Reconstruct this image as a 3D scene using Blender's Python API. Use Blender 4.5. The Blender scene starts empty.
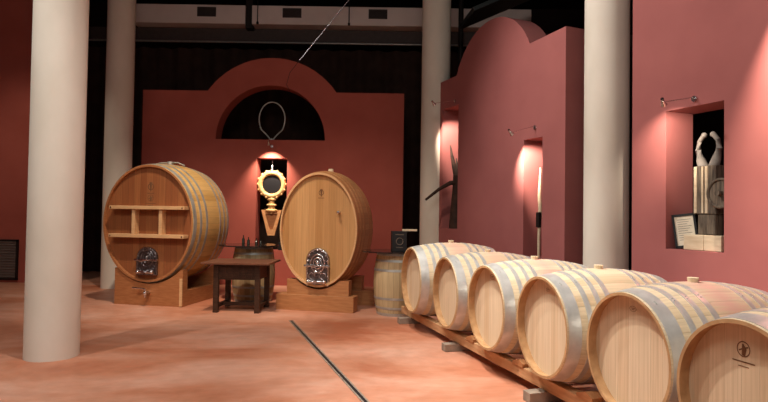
import bpy, bmesh, math, random
from mathutils import Vector, Matrix
random.seed(7)
R = math.radians
PI = math.pi
SC = bpy.context.scene
COL = SC.collection

# ------------------------------------------------------------------ camera
cam_d = bpy.data.cameras.new('camera')
cam = bpy.data.objects.new('camera', cam_d)
COL.objects.link(cam)
cam_d.sensor_width = 36
cam_d.lens = 570 / 768 * 36
cam_d.clip_end = 200
cam.matrix_world = (Matrix.Translation((0, 0, 1.5)) @ Matrix.Rotation(R(90 + 1.31), 4, 'X')
                    @ Matrix.Rotation(0.015, 4, 'Z'))
SC.camera = cam

# ------------------------------------------------------------------ world, exposure
w = bpy.data.worlds.new('world')
SC.world = w
w.use_nodes = True
w.node_tree.nodes['Background'].inputs[0].default_value = (1.0, 0.90, 0.84, 1)
w.node_tree.nodes['Background'].inputs[1].default_value = 0.13
SC.view_settings.view_transform = 'Standard'
SC.view_settings.look = 'None'
SC.view_settings.exposure = 0.4
SC.view_settings.gamma = 1

# ------------------------------------------------------------------ ceiling spots and added fill light
WARM = (1.0, 0.84, 0.68)
NEUT = (1.0, 0.95, 0.89)


def aim(o, target):
    d = Vector(target) - o.location
    o.rotation_euler = d.to_track_quat('-Z', 'Y').to_euler()


def spot(name, loc, target, power, size=60, blend=0.6, radius=0.06, color=WARM):
    d = bpy.data.lights.new(name, 'SPOT')
    d.energy = power
    d.spot_size = R(size)
    d.spot_blend = blend
    d.shadow_soft_size = radius
    d.color = color
    o = bpy.data.objects.new(name, d)
    COL.objects.link(o)
    o.location = loc
    aim(o, target)
    return o


def area(name, loc, target, power, sx, sy, color=NEUT):
    d = bpy.data.lights.new(name, 'AREA')
    d.shape = 'RECTANGLE'
    d.size = sx
    d.size_y = sy
    d.energy = power
    d.color = color
    o = bpy.data.objects.new(name, d)
    COL.objects.link(o)
    o.location = loc
    aim(o, target)
    return o


area('hall_fill_light', (-0.5, 0.3, 6.0), (0.6, 5.0, 0.2), 125, 3.0, 1.5)  # unseen soft fill added above the camera, not a fixture
spot('ceiling_spot', (-6.4, 7.8, 6.2), (-7.2, 11.6, 0.9), 230, 60, 0.9, 0.10, WARM)  # extra spot added to brighten the lower left wall
spot('ceiling_spot', (-2.2, 6.3, 5.9), (2.8, 6.7, 2.2), 760, 78, 0.8, 0.12, NEUT)
spot('ceiling_spot', (-0.8, 5.1, 5.8), (1.6, 3.7, 0.7), 700, 60, 0.7, 0.08, NEUT)
spot('ceiling_spot', (-0.9, 7.2, 5.8), (1.0, 5.9, 0.7), 600, 52, 0.7, 0.08, NEUT)
spot('ceiling_spot', (-1.0, 4.0, 6.2), (-1.2, 4.6, 0.0), 480, 95, 0.9, 0.12, NEUT)
spot('ceiling_spot', (-4.9, 2.6, 6.2), (-3.5, 6.2, 1.4), 460, 56, 0.9, 0.12, NEUT)
spot('ceiling_spot', (-2.3, 6.6, 6.2), (-3.2, 9.7, 0.8), 760, 58, 0.9, 0.08, WARM)
spot('ceiling_spot', (-1.9, 6.0, 6.2), (-0.9, 10.0, 0.8), 540, 56, 0.9, 0.08, WARM)


# ------------------------------------------------------------------ helpers
def tag(o, label=None, cat=None, group=None, kind=None):
    if label: o['label'] = label
    if cat: o['category'] = cat
    if group: o['group'] = group
    if kind: o['kind'] = kind
    return o


def empty(name, loc=(0, 0, 0), rz=0.0, label=None, cat=None, group=None):
    o = bpy.data.objects.new(name, None)
    COL.objects.link(o)
    o.location = loc
    o.rotation_euler = (0, 0, rz)
    o.empty_display_size = 0.1
    return tag(o, label, cat, group)


def obj(name, bm, mat, parent=None, smooth=None):
    me = bpy.data.meshes.new(name)
    bm.normal_update()
    bm.to_mesh(me)
    bm.free()
    if mat: me.materials.append(mat)
    o = bpy.data.objects.new(name, me)
    COL.objects.link(o)
    if parent: o.parent = parent
    if smooth:
        me.polygons.foreach_set('use_smooth', [True] * len(me.polygons))
        me.set_sharp_from_angle(angle=R(smooth))
    return o


def copy_tree(o, parent=None):
    c = o.copy()
    COL.objects.link(c)
    if parent: c.parent = parent
    for ch in list(o.children):
        copy_tree(ch, c)
    return c


def box(bm, c, s, rot=None, bevel=0.0):
    r = bmesh.ops.create_cube(bm, size=1)
    vs = r['verts']
    M = Matrix.Translation(c) @ (rot if rot else Matrix.Identity(4)) @ Matrix.Diagonal((s[0], s[1], s[2], 1))
    bmesh.ops.transform(bm, matrix=M, verts=vs)
    if bevel:
        es = list({e for v in vs for e in v.link_edges})
        bmesh.ops.bevel(bm, geom=es, offset=bevel, segments=2, profile=0.6, affect='EDGES')
    return bm


def cyl(bm, p0, p1, r0, r1=None, n=16, caps=True):
    r1 = r0 if r1 is None else r1
    p0, p1 = Vector(p0), Vector(p1)
    d = p1 - p0
    q = d.to_track_quat('Z', 'Y').to_matrix().to_4x4()
    r = bmesh.ops.create_cone(bm, cap_ends=caps, segments=n, radius1=r0, radius2=r1, depth=d.length)
    bmesh.ops.transform(bm, matrix=Matrix.Translation((p0 + p1) / 2) @ q, verts=r['verts'])
    return bm


def tube(bm, pts, rad, n=8):
    """swept tube through pts; rad a number or a list"""
    pts = [Vector(p) for p in pts]
    rads = rad if isinstance(rad, (list, tuple)) else [rad] * len(pts)
    rings = []
    up = Vector((0, 0, 1))
    for i, p in enumerate(pts):
        a = pts[max(i - 1, 0)]
        b = pts[min(i + 1, len(pts) - 1)]
        t = (b - a).normalized()
        u = up if abs(t.dot(up)) < 0.95 else Vector((0, 1, 0))
        x = t.cross(u).normalized()
        y = x.cross(t).normalized()
        rings.append([bm.verts.new(p + (x * math.cos(2 * PI * k / n) + y * math.sin(2 * PI * k / n)) * rads[i])
                      for k in range(n)])
    for a, b in zip(rings, rings[1:]):
        for k in range(n):
            bm.faces.new((a[k], a[(k + 1) % n], b[(k + 1) % n], b[k]))
    bm.faces.new(rings[0][::-1])
    bm.faces.new(rings[-1])
    return bm


def torus(bm, c, R0, r, rx=1.0, rz=1.0, n=40, m=10, a0=0.0, a1=2 * PI, M=None):
    """ring in the local XZ plane"""
    full = abs(a1 - a0 - 2 * PI) < 1e-4
    cnt = n if full else n + 1
    rings = []
    for i in range(cnt):
        a = a0 + (a1 - a0) * i / n
        ring = []
        for k in range(m):
            b = 2 * PI * k / m
            rr = R0 + r * math.cos(b)
            v = Vector((rr * math.cos(a) * rx, r * math.sin(b), rr * math.sin(a) * rz))
            if M: v = M @ v
            ring.append(bm.verts.new(Vector(c) + v))
        rings.append(ring)
    for i in range(n):
        A, B = rings[i], rings[(i + 1) % cnt]
        for k in range(m):
            bm.faces.new((A[k], A[(k + 1) % m], B[(k + 1) % m], B[k]))
    if not full:
        bm.faces.new(rings[0]); bm.faces.new(rings[-1][::-1])
    bmesh.ops.recalc_face_normals(bm, faces=bm.faces)
    return bm


def shape2d(outer, holes, depth):
    """solid from a 2D outline with holes; outline in XZ, thickness along +Y from 0"""
    cu = bpy.data.curves.new('outline', 'CURVE')
    cu.dimensions = '2D'
    cu.fill_mode = 'BOTH'
    cu.extrude = depth / 2
    for pts in [outer] + holes:
        sp = cu.splines.new('POLY')
        sp.points.add(len(pts) - 1)
        for p, q in zip(sp.points, pts):
            p.co = (q[0], q[1], 0, 1)
        sp.use_cyclic_u = True
    o = bpy.data.objects.new('outline', cu)
    COL.objects.link(o)
    dg = bpy.context.evaluated_depsgraph_get()
    me = bpy.data.meshes.new_from_object(o.evaluated_get(dg))
    bpy.data.objects.remove(o)
    bm = bmesh.new()
    bm.from_mesh(me)
    bpy.data.meshes.remove(me)
    bmesh.ops.remove_doubles(bm, verts=bm.verts, dist=1e-5)
    # XY plane -> XZ plane, thickness from z to y
    for v in bm.verts:
        x, y, z = v.co
        v.co = (x, -z + depth / 2, y)
    for f in bm.faces: f.smooth = False
    bmesh.ops.recalc_face_normals(bm, faces=bm.faces)
    return bm


# ------------------------------------------------------------------ materials
def new_mat(name):
    m = bpy.data.materials.new(name)
    m.use_nodes = True
    nt = m.node_tree
    return m, nt, nt.nodes['Principled BSDF']


def N(nt, t, **kw):
    n = nt.nodes.new(t)
    for k, v in kw.items():
        if k.startswith('i_'):
            n.inputs[int(k[2:])].default_value = v
        else:
            setattr(n, k, v)
    return n


def L(nt, a, b):
    nt.links.new(a, b)


def ramp(nt, fac, stops):
    r = N(nt, 'ShaderNodeValToRGB')
    els = r.color_ramp.elements
    while len(els) > 1: els.remove(els[0])
    els[0].position = stops[0][0]
    els[0].color = (*stops[0][1], 1)
    for p, c in stops[1:]:
        e = els.new(p)
        e.color = (*c, 1)
    L(nt, fac, r.inputs[0])
    return r.outputs[0]


def mixc(nt, fac, a, b, mode='MIX'):
    n = N(nt, 'ShaderNodeMix', data_type='RGBA', blend_type=mode)
    for s, v in ((n.inputs[0], fac), (n.inputs[6], a), (n.inputs[7], b)):
        if hasattr(v, 'links'): L(nt, v, s)
        elif isinstance(v, (int, float)): s.default_value = v
        else: s.default_value = (*v, 1)
    return n.outputs[2]


def mth(nt, op, a, b=None, clamp=False):
    n = N(nt, 'ShaderNodeMath', operation=op, use_clamp=clamp)
    for s, v in ((n.inputs[0], a), (n.inputs[1], b)):
        if v is None: continue
        if hasattr(v, 'links'): L(nt, v, s)
        else: s.default_value = v
    return n.outputs[0]


def bump(nt, bs, h, strength=0.3, dist=0.01):
    b = N(nt, 'ShaderNodeBump')
    b.inputs['Strength'].default_value = strength
    b.inputs['Distance'].default_value = dist
    L(nt, h, b.inputs['Height'])
    L(nt, b.outputs[0], bs.inputs['Normal'])


def srgb(r, g, b):
    f = lambda c: (c / 255 / 12.92) if c / 255 <= 0.04045 else ((c / 255 + 0.055) / 1.055) ** 2.4
    return (f(r), f(g), f(b))


def noise_mat(name, c1, c2, scale=4, rough=0.8, detail=6, metallic=0, bmp=0.1, stretch=(1, 1, 1), spec=0.3):
    m, nt, bs = new_mat(name)
    tc = N(nt, 'ShaderNodeTexCoord')
    mp = N(nt, 'ShaderNodeMapping')
    mp.inputs['Scale'].default_value = stretch
    L(nt, tc.outputs['Object'], mp.inputs[0])
    no = N(nt, 'ShaderNodeTexNoise')
    no.inputs['Scale'].default_value = scale
    no.inputs['Detail'].default_value = detail
    L(nt, mp.outputs[0], no.inputs['Vector'])
    L(nt, ramp(nt, no.outputs[0], [(0.3, c1), (0.7, c2)]), bs.inputs['Base Color'])
    bs.inputs['Roughness'].default_value = rough
    bs.inputs['Metallic'].default_value = metallic
    bs.inputs['Specular IOR Level'].default_value = spec
    if bmp: bump(nt, bs, no.outputs[0], bmp)
    return m


def stave_mat(name, base, alt, dark, stain=None, seam=0.35, rough=0.6):
    """wood in UV space: u = stave number, v = 0..1 along the barrel"""
    m, nt, bs = new_mat(name)
    uv = N(nt, 'ShaderNodeUVMap')
    oi = N(nt, 'ShaderNodeObjectInfo')
    sep = N(nt, 'ShaderNodeSeparateXYZ')
    L(nt, uv.outputs[0], sep.inputs[0])
    u, v = sep.outputs[0], sep.outputs[1]
    rnd = mth(nt, 'MULTIPLY', oi.outputs['Random'], 97.0)
    idx = mth(nt, 'ADD', mth(nt, 'FLOOR', u), rnd)
    wn = N(nt, 'ShaderNodeTexWhiteNoise', noise_dimensions='1D')
    L(nt, idx, wn.inputs['W'])
    col = ramp(nt, wn.outputs[0], [(0.0, base), (0.35, alt), (0.6, base), (0.85, dark), (1.0, alt)])
    # grain
    cmb = N(nt, 'ShaderNodeCombineXYZ')
    L(nt, mth(nt, 'ADD', mth(nt, 'MULTIPLY', u, 6.0), rnd), cmb.inputs[0])
    L(nt, mth(nt, 'MULTIPLY', v, 2.2), cmb.inputs[1])
    L(nt, idx, cmb.inputs[2])
    g = N(nt, 'ShaderNodeTexNoise')
    g.inputs['Scale'].default_value = 1.3
    g.inputs['Detail'].default_value = 5
    L(nt, cmb.outputs[0], g.inputs['Vector'])
    gr = ramp(nt, g.outputs[0], [(0.3, (0.80, 0.76, 0.71)), (0.65, (1.04, 1.03, 1.0))])
    col = mixc(nt, 0.8, col, gr, 'MULTIPLY')
    if stain:
        d = mth(nt, 'ABSOLUTE', mth(nt, 'SUBTRACT', v, 0.5))
        n2 = N(nt, 'ShaderNodeTexNoise')
        n2.inputs['Scale'].default_value = 0.9
        L(nt, cmb.outputs[0], n2.inputs['Vector'])
        f = mth(nt, 'SUBTRACT', mth(nt, 'MULTIPLY', n2.outputs[0], 1.5), mth(nt, 'MULTIPLY', d, 4.2), clamp=True)
        f = mth(nt, 'MULTIPLY', f, oi.outputs['Random'])
        col = mixc(nt, mth(nt, 'MULTIPLY', f, 1.6, clamp=True), col, stain)
    fr = mth(nt, 'FRACT', u)
    e = mth(nt, 'MINIMUM', fr, mth(nt, 'SUBTRACT', 1.0, fr))
    sm = mth(nt, 'SMOOTH_MIN', mth(nt, 'MULTIPLY', e, 22.0), 1.0)
    inv = mth(nt, 'MULTIPLY', mth(nt, 'SUBTRACT', 1.0, sm, clamp=True), seam)
    col = mixc(nt, inv, col, tuple(c * 0.35 for c in dark))
    L(nt, col, bs.inputs['Base Color'])
    bs.inputs['Roughness'].default_value = rough
    bs.inputs['Specular IOR Level'].default_value = 0.35
    hh = mth(nt, 'ADD', sm, mth(nt, 'MULTIPLY', g.outputs[0], 0.25))
    bump(nt, bs, hh, 0.35, 0.004)
    return m


def plain(name, c, rough=0.5, metallic=0.0, emit=None, es=1.0):
    return noise_mat(name, tuple(x * 0.9 for x in c), tuple(min(1, x * 1.08) for x in c), 12, rough, 3, metallic, 0.03) \
        if emit is None else emit_mat(name, emit, es)


def emit_mat(name, c, s):
    m, nt, bs = new_mat(name)
    bs.inputs['Base Color'].default_value = (*c, 1)
    bs.inputs['Emission Color'].default_value = (*c, 1)
    bs.inputs['Emission Strength'].default_value = s
    return m


M = {}
M['wall'] = noise_mat('red_plaster', srgb(150, 89, 86), srgb(162, 98, 94), 1.6, 0.9, 8, 0, 0.12, spec=0.15)
M['wall_b'] = noise_mat('brick_red_plaster', srgb(156, 80, 68), srgb(168, 89, 76), 1.6, 0.9, 8, 0, 0.12, spec=0.15)
M['dark'] = noise_mat('hall_darkness', srgb(34, 22, 20), srgb(44, 30, 26), 1, 0.95, 3, 0, 0, spec=0.1)  # darkness of the hall behind, put into the base colour
M['ceil'] = noise_mat('black_ceiling_paint', srgb(24, 22, 22), srgb(30, 28, 27), 1, 0.95, 3, 0, 0, spec=0.1)
M['curtain'] = noise_mat('dark_drape', srgb(70, 52, 46), srgb(84, 62, 54), 3, 0.95, 3, 0, 0, spec=0.1)
M['column'] = noise_mat('bare_plaster_column', srgb(206, 196, 180), srgb(220, 211, 197), 2.2, 0.85, 8, 0, 0.12, (1, 1, 0.5), 0.2)
M['duct'] = noise_mat('painted_duct_metal', srgb(214, 196, 188), srgb(226, 208, 200), 1.5, 0.6, 3, 0, 0)
M['grille'] = plain('dark_grille', srgb(60, 52, 50), 0.6)
M['beam_paint'] = plain('dark_painted_beam', srgb(70, 58, 54), 0.6)
M['steel'] = noise_mat('galvanised_steel', srgb(180, 178, 172), srgb(212, 210, 204), 9, 0.34, 5, 0.45, 0.06)
M['hoop_dull'] = noise_mat('dull_galvanised_hoop', srgb(160, 160, 154), srgb(196, 196, 188), 8, 0.45, 5, 0.5, 0.06)
M['chrome'] = noise_mat('polished_metal', srgb(190, 188, 190), srgb(225, 224, 226), 20, 0.18, 4, 1.0, 0.1)
M['gunmetal'] = noise_mat('dark_cast_metal', srgb(86, 80, 82), srgb(150, 142, 142), 40, 0.28, 6, 0.95, 0.3)
M['iron'] = plain('black_iron', srgb(40, 34, 32), 0.5, 0.4)
M['oak'] = stave_mat('pale_oak_staves', srgb(208, 190, 160), srgb(216, 198, 166), srgb(202, 180, 146), srgb(206, 160, 142))
M['oak_head'] = stave_mat('pale_oak_head', srgb(212, 188, 156), srgb(218, 196, 166), srgb(206, 178, 144), None, 0.12)
M['chime'] = noise_mat('oak_chime', srgb(164, 124, 84), srgb(192, 152, 108), 14, 0.6, 5, 0, 0.1)
M['cask_gold'] = stave_mat('golden_oak_staves', srgb(212, 170, 104), srgb(222, 184, 120), srgb(196, 152, 88), None, 0.5)
M['cask_red'] = stave_mat('varnished_red_oak_head', srgb(142, 86, 52), srgb(152, 96, 58), srgb(132, 76, 44), None, 0.4, 0.45)
M['cask_red_trim'] = noise_mat('varnished_red_oak', srgb(150, 94, 56), srgb(172, 114, 72), 8, 0.45, 6, 0, 0.06, (1, 1, 6))
M['cask_light'] = stave_mat('light_brown_oak_head', srgb(186, 140, 90), srgb(194, 150, 100), srgb(174, 128, 78), None, 0.25, 0.5)
M['cask_side'] = stave_mat('light_brown_oak_staves', srgb(190, 144, 98), srgb(200, 156, 110), srgb(176, 130, 86), None, 0.5, 0.5)
M['cask_trim'] = noise_mat('light_oak_trim', srgb(198, 154, 108), srgb(212, 170, 124), 8, 0.5, 6, 0, 0.06, (1, 1, 6))
M['cradle'] = noise_mat('cradle_timber', srgb(160, 106, 66), srgb(180, 126, 82), 5, 0.5, 6, 0, 0.06, (1, 8, 8))
M['aged'] = stave_mat('weathered_barrel_staves', srgb(186, 162, 122), srgb(200, 178, 138), srgb(160, 136, 98), None, 0.6, 0.7)
M['table'] = noise_mat('dark_stained_table', srgb(54, 36, 27), srgb(74, 50, 36), 6, 0.45, 6, 0, 0.06, (1, 8, 8))
M['table_top'] = noise_mat('worn_table_top', srgb(98, 62, 46), srgb(122, 80, 60), 6, 0.4, 6, 0, 0.06, (1, 8, 8))
M['rail'] = noise_mat('pallet_timber', srgb(168, 122, 82), srgb(206, 162, 118), 4, 0.7, 8, 0, 0.15, (1, 6, 6))
M['block'] = noise_mat('grey_timber_block', srgb(128, 112, 98), srgb(160, 142, 124), 10, 0.8, 5, 0, 0.1)
M['cork'] = plain('pale_bung', srgb(226, 206, 172), 0.8)
M['brand'] = plain('burnt_brand', srgb(112, 76, 50), 0.9)
M['glass_top'] = plain('smoked_glass', srgb(38, 30, 28), 0.12)
M['gold'] = noise_mat('gilded_wood', srgb(206, 160, 100), srgb(236, 200, 140), 18, 0.5, 5, 0.2, 0.2)
M['copper'] = noise_mat('reddish_carved_wood', srgb(186, 126, 80), srgb(216, 160, 108), 16, 0.5, 5, 0, 0.2)
M['old_wood'] = noise_mat('old_grey_wood', srgb(66, 56, 48), srgb(124, 110, 94), 6, 0.85, 8, 0, 0.3, (7, 7, 1))
M['pale_wood'] = noise_mat('pale_dry_wood', srgb(190, 168, 138), srgb(214, 196, 166), 5, 0.8, 8, 0, 0.2, (1, 5, 5))
M['bone'] = noise_mat('pale_grey_worn_wood', srgb(96, 90, 86), srgb(130, 122, 114), 8, 0.8, 6, 0, 0.2)
M['black'] = plain('matte_black', srgb(26, 24, 26), 0.5)
M['paper'] = plain('cream_paper', srgb(222, 210, 188), 0.8)
M['ink'] = plain('printed_ink', srgb(96, 84, 74), 0.8)
M['branch'] = noise_mat('dark_old_branch', srgb(44, 30, 24), srgb(70, 48, 38), 10, 0.8, 6, 0, 0.3)
M['bottle'] = plain('dark_bottle_glass', srgb(34, 34, 28), 0.12)
M['bulb'] = emit_mat('lit_bulb', (1.0, 0.86, 0.66), 14)
M['copper_pipe'] = plain('grey_metal_pipe', srgb(150, 145, 140), 0.35, 0.6)

# floor: acid-stained concrete
m, nt, bs = new_mat('stained_concrete')
tc = N(nt, 'ShaderNodeTexCoord')
n1 = N(nt, 'ShaderNodeTexNoise'); n1.inputs['Scale'].default_value = 0.75; n1.inputs['Detail'].default_value = 10
n1.inputs['Roughness'].default_value = 0.65; n1.inputs['Distortion'].default_value = 0.4
mp = N(nt, 'ShaderNodeMapping'); mp.inputs['Scale'].default_value = (0.6, 1.0, 1)
L(nt, tc.outputs['Object'], mp.inputs[0]); L(nt, mp.outputs[0], n1.inputs['Vector'])
n2 = N(nt, 'ShaderNodeTexNoise'); n2.inputs['Scale'].default_value = 7; n2.inputs['Detail'].default_value = 6
L(nt, tc.outputs['Object'], n2.inputs['Vector'])
c = ramp(nt, n1.outputs[0], [(0.34, srgb(172, 100, 70)), (0.45, srgb(192, 128, 98)), (0.56, srgb(206, 150, 124)), (0.70, srgb(220, 176, 154))])
c = mixc(nt, 0.55, c, ramp(nt, n2.outputs[0], [(0.3, (0.82, 0.8, 0.78)), (0.65, (1.06, 1.06, 1.06))]), 'MULTIPLY')
L(nt, c, bs.inputs['Base Color'])
L(nt, mth(nt, 'ADD', mth(nt, 'MULTIPLY', n2.outputs[0], 0.25), 0.32), bs.inputs['Roughness'])
bs.inputs['Specular IOR Level'].default_value = 0.3
bump(nt, bs, n1.outputs[0], 0.12, 0.02)
M['floor'] = m

# ------------------------------------------------------------------ the setting
bm = bmesh.new()
box(bm, (0, 6, -0.1), (22, 20, 0.2))
tag(obj('floor', bm, M['floor']), kind='structure')
bm = bmesh.new()
box(bm, (0, 9.5, 7.1), (22, 13, 0.2))
tag(obj('ceiling', bm, M['ceil']), kind='structure')
bm = bmesh.new()
box(bm, (0, 15.1, 3.5), (22, 0.2, 7))
tag(obj('wall_far', bm, M['dark']), kind='structure')
bm = bmesh.new()
box(bm, (9.1, 9.5, 3.5), (0.2, 11, 7))
tag(obj('added_dark_screen', bm, M['dark']), kind='structure')  # added screen that keeps world light from showing behind the right walls
# left red wall
bm = bmesh.new()
box(bm, (-8.92, 11.75, 3.5), (5.15, 0.3, 7))
tag(obj('wall_left', bm, M['wall_b']), kind='structure')


def arc(cx, cz, r, a0, a1, n):
    return [(cx + r * math.cos(R(a0 + (a1 - a0) * i / n)), cz + r * math.sin(R(a0 + (a1 - a0) * i / n))) for i in range(n + 1)]


def seg_arch(cx, zs, half, rise, n=28):
    """arch points left to right above spring height zs"""
    r = (half * half + rise * rise) / (2 * rise)
    a = math.degrees(math.asin(half / r))
    return arc(cx, zs + rise - r, r, 90 + a, 90 - a, n)


# back wall with segmental crest, half-round opening and narrow opening
X0, X1 = -5.02, 0.385
outer = [(X0, 0), (X0, 4.0)] + seg_arch(-2.35, 4.0, 1.33, 0.70) + [(X1, 4.0), (X1, 0)]
lun = arc(-2.37, 3.0, 1.13, 180, 0, 36)
nic = [(-2.64, 0.72), (-2.64, 2.62), (-2.01, 2.62), (-2.01, 0.72)]
o = obj('wall_back', shape2d(outer, [lun, nic], 0.4), M['wall_b'])
o.location = (0, 11.75, 0)
tag(o, kind='structure')

# right walls, running away to the left behind the barrels; local x along the wall from the far end to the near end
WD = Vector((0.380, -0.925, 0))
WA = math.atan2(WD.y, WD.x)


def wallpt(s, out=0.0, z=0.0):
    """s metres from the near end of the rear wall towards the far end, out metres in front of its face"""
    p = Vector((2.41, 7.6, 0)) - WD * s + Vector((-0.925, -0.380, 0)) * out
    return Vector((p.x, p.y, z))


def ws(Y):
    return (Y - 7.6) / 0.925


# local x = -s, so that x grows towards the viewer
outer = [(-3.74, 0), (-3.74, 4.04)] + seg_arch(-1.87, 4.04, 1.08, 0.68) + [(0, 4.06), (0, 0)]
h1 = [(-ws(10.80), 1.25), (-ws(10.80), 3.50), (-ws(10.25), 3.50), (-ws(10.25), 1.25)]
h2 = [(-ws(8.44), 0.9), (-ws(8.44), 2.63), (-ws(8.04), 2.63), (-ws(8.04), 0.9)]
o = obj('wall_right_rear', shape2d(outer, [h1, h2], 0.4), M['wall'])
o.location = (2.41, 7.6, 0)
o.rotation_euler = (0, 0, WA)
tag(o, kind='structure')
sA = -ws(6.54)
outer = [(sA, 0), (sA, 7.0), (6.2, 7.0), (6.2, 0)]
h3 = [(-ws(6.11), 1.175), (-ws(6.11), 2.65), (-ws(5.49), 2.65), (-ws(5.49), 1.175)]
o = obj('wall_right_front', shape2d(outer, [h3], 0.4), M['wall'])
o.location = (2.41, 7.6, 0)
o.rotation_euler = (0, 0, WA)
tag(o, kind='structure')
bm = bmesh.new()
box(bm, (-9.9, 5.8, 3.5), (0.2, 12, 7))
tag(obj('wall_left_near', bm, M['wall_b']), kind='structure')


# columns
def column(x, y, r, label):
    bm = bmesh.new()
    n = 64
    prev = None
    for k in range(15):
        z = 7.0 * k / 14
        ring = [bm.verts.new((r * math.cos(2 * PI * i / n), r * math.sin(2 * PI * i / n), z)) for i in range(n)]
        if prev:
            for i in range(n):
                bm.faces.new((prev[i], prev[(i + 1) % n], ring[(i + 1) % n], ring[i]))
        else:
            bm.faces.new(ring[::-1])
        prev = ring
    bm.faces.new(prev)
    o = obj('column', bm, M['column'], smooth=40)
    o.location = (x, y, 0)
    tag(o, label, 'column', 'round plaster columns')


column(-3.37, 5.86, 0.253, 'thick pale plaster column nearest the camera, standing alone on the left floor')
column(-5.20, 11.1, 0.255, 'slimmer looking plaster column behind the left edge of the golden-sided cask')
column(0.985, 11.17, 0.28, 'plaster column beyond the first barrel of the row, at the far end of the arched wall')
column(2.765, 7.1, 0.266, 'pale grey plaster column between the two right-hand red walls, behind the barrels')

# far curtain with folds
bm = bmesh.new()
prev = None
for i in range(241):
    x = -7.5 + 12.5 * i / 240
    y = 13.75 + 0.06 * math.sin(i * 0.75) + 0.03 * math.sin(i * 0.31 + 1)
    a = bm.verts.new((x, y, 0.02)); b = bm.verts.new((x, y, 5.45))
    if prev: bm.faces.new((prev[0], a, b, prev[1]))
    prev = (a, b)
bmesh.ops.solidify(bm, geom=bm.faces[:], thickness=0.012)
o = obj('curtain', bm, M['curtain'], smooth=60)
tag(o, 'dark brown floor-length curtain hanging in folds behind the arched back wall', 'curtain')

# overhead beam, pipe, duct
bm = bmesh.new()
box(bm, (-0.6, 13.7, 5.75), (13.5, 0.2, 0.3), bevel=0.01)
tag(obj('trim_1', bm, M['beam_paint']), kind='structure')
bm = bmesh.new()
cyl(bm, (-7, 13.35, 5.5), (5, 13.35, 5.5), 0.022, n=12)
tag(obj('ceiling_pipe', bm, M['copper_pipe'], smooth=40), 'thin metal pipe running level under the dark overhead beam', 'pipe')
t = empty('ventilation_duct', (-0.8, 13.5, 5.92), 0,
          'long pale grey rectangular ventilation duct with three dark vents, high along the back', 'duct')
xs = [(-5.2, -2.53), (-2.37, 4.2)]
for a, b in xs:
    bm = bmesh.new()
    box(bm, ((a + b) / 2, 0, 0.22), (b - a, 0.4, 0.44), bevel=0.008)
    obj('duct_section', bm, M['duct'], t)
bm = bmesh.new()
box(bm, (-2.45, 0.0, 0.5), (0.16, 0.3, 1.15), bevel=0.005)
obj('hanger_post', bm, M['iron'], t)
for px in (205.5, 291.5, 378):
    X = (px - 384 - 2.9) / 570 * 13.3 + 0.8
    bm = bmesh.new()
    for dz, hh in ((-0.10, 0.02), (0.10, 0.02)):
        box(bm, (X, -0.21, 0.27 + dz), (0.44, 0.03, hh))
    for dx in (-0.21, 0.21):
        box(bm, (X + dx, -0.21, 0.27), (0.02, 0.03, 0.2))
    f = obj('vent_frame', bm, M['beam_paint'], t)
    bm = bmesh.new()
    box(bm, (X, -0.203, 0.27), (0.4, 0.006, 0.18))
    for k in range(7):
        box(bm, (X, -0.212, 0.195 + k * 0.025), (0.4, 0.02, 0.006), Matrix.Rotation(R(35), 4, 'X'))
    obj('grille', bm, M['grille'], f)
for px in (257, 349):
    X = (px - 384 - 2.9) / 570 * 13.3 + 0.8
    bm = bmesh.new()
    cyl(bm, (X, -0.23, 0.0), (X, -0.23, 1.08), 0.012, n=8)
    box(bm, (X, -0.215, 0.02), (0.05, 0.05, 0.05))
    obj('hanger_rod', bm, M['iron'], t)

# sloping ceiling panel, upper right, and black vertical pipe
bm = bmesh.new()
box(bm, (2.9, 11.3, 6.0), (2.9, 1.6, 0.08), Matrix.Rotation(R(-24), 4, 'Y') @ Matrix.Rotation(R(6), 4, 'X'), 0.01)
tag(obj('trim_2', bm, plain('dark_teal_panel', srgb(42, 48, 48), 0.5)), kind='structure')
bm = bmesh.new()
cyl(bm, (1.72, 13.1, 0), (1.72, 13.1, 7.0), 0.06, n=16)
tag(obj('post', bm, M['iron'], smooth=40), 'black vertical steel post behind the arched wall on the right', 'post')

# wall vent, lower left
t = empty('wall_vent', (-7.9, 11.6, 0.06), 0, 'black louvred vent low on the red wall at the far left edge', 'vent')
bm = bmesh.new()
for z in (0.01, 0.79): box(bm, (0, -0.02, z), (1.0, 0.04, 0.04))
for x in (-0.48, 0.48): box(bm, (x, -0.02, 0.4), (0.04, 0.04, 0.8))
obj('frame', bm, M['iron'], t)
bm = bmesh.new()
box(bm, (0, -0.003, 0.4), (0.94, 0.006, 0.76))
for k in range(14):
    box(bm, (0, -0.022, 0.05 + k * 0.054), (0.93, 0.04, 0.008), Matrix.Rotation(R(-35), 4, 'X'))
obj('louvre', bm, plain('grey_louvre_metal', srgb(128, 114, 106), 0.5), t)

# floor drain slot
p0, p1 = Vector((-1.27, 7.96, 0)), Vector((1.0, 1.27, 0))
d = (p1 - p0)
t = empty('floor_drain', (p0.x, p0.y, 0), math.atan2(d.y, d.x), 'thin dark metal drain channel running across the red floor', 'drain')
ln = d.length
bm = bmesh.new()
for s in (-1, 1): box(bm, (ln / 2, s * 0.022, 0.002), (ln, 0.016, 0.006))
obj('edge_strip', bm, M['block'], t)
bm = bmesh.new()
box(bm, (ln / 2, 0, 0.001), (ln, 0.028, 0.003))
obj('channel', bm, M['black'], t)


# ------------------------------------------------------------------ barrels
def brad(t, Ln, rh, rb):
    q = 2 * t / Ln - 1
    return rh + (rb - rh) * (1 - abs(q) ** 2.0)


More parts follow.
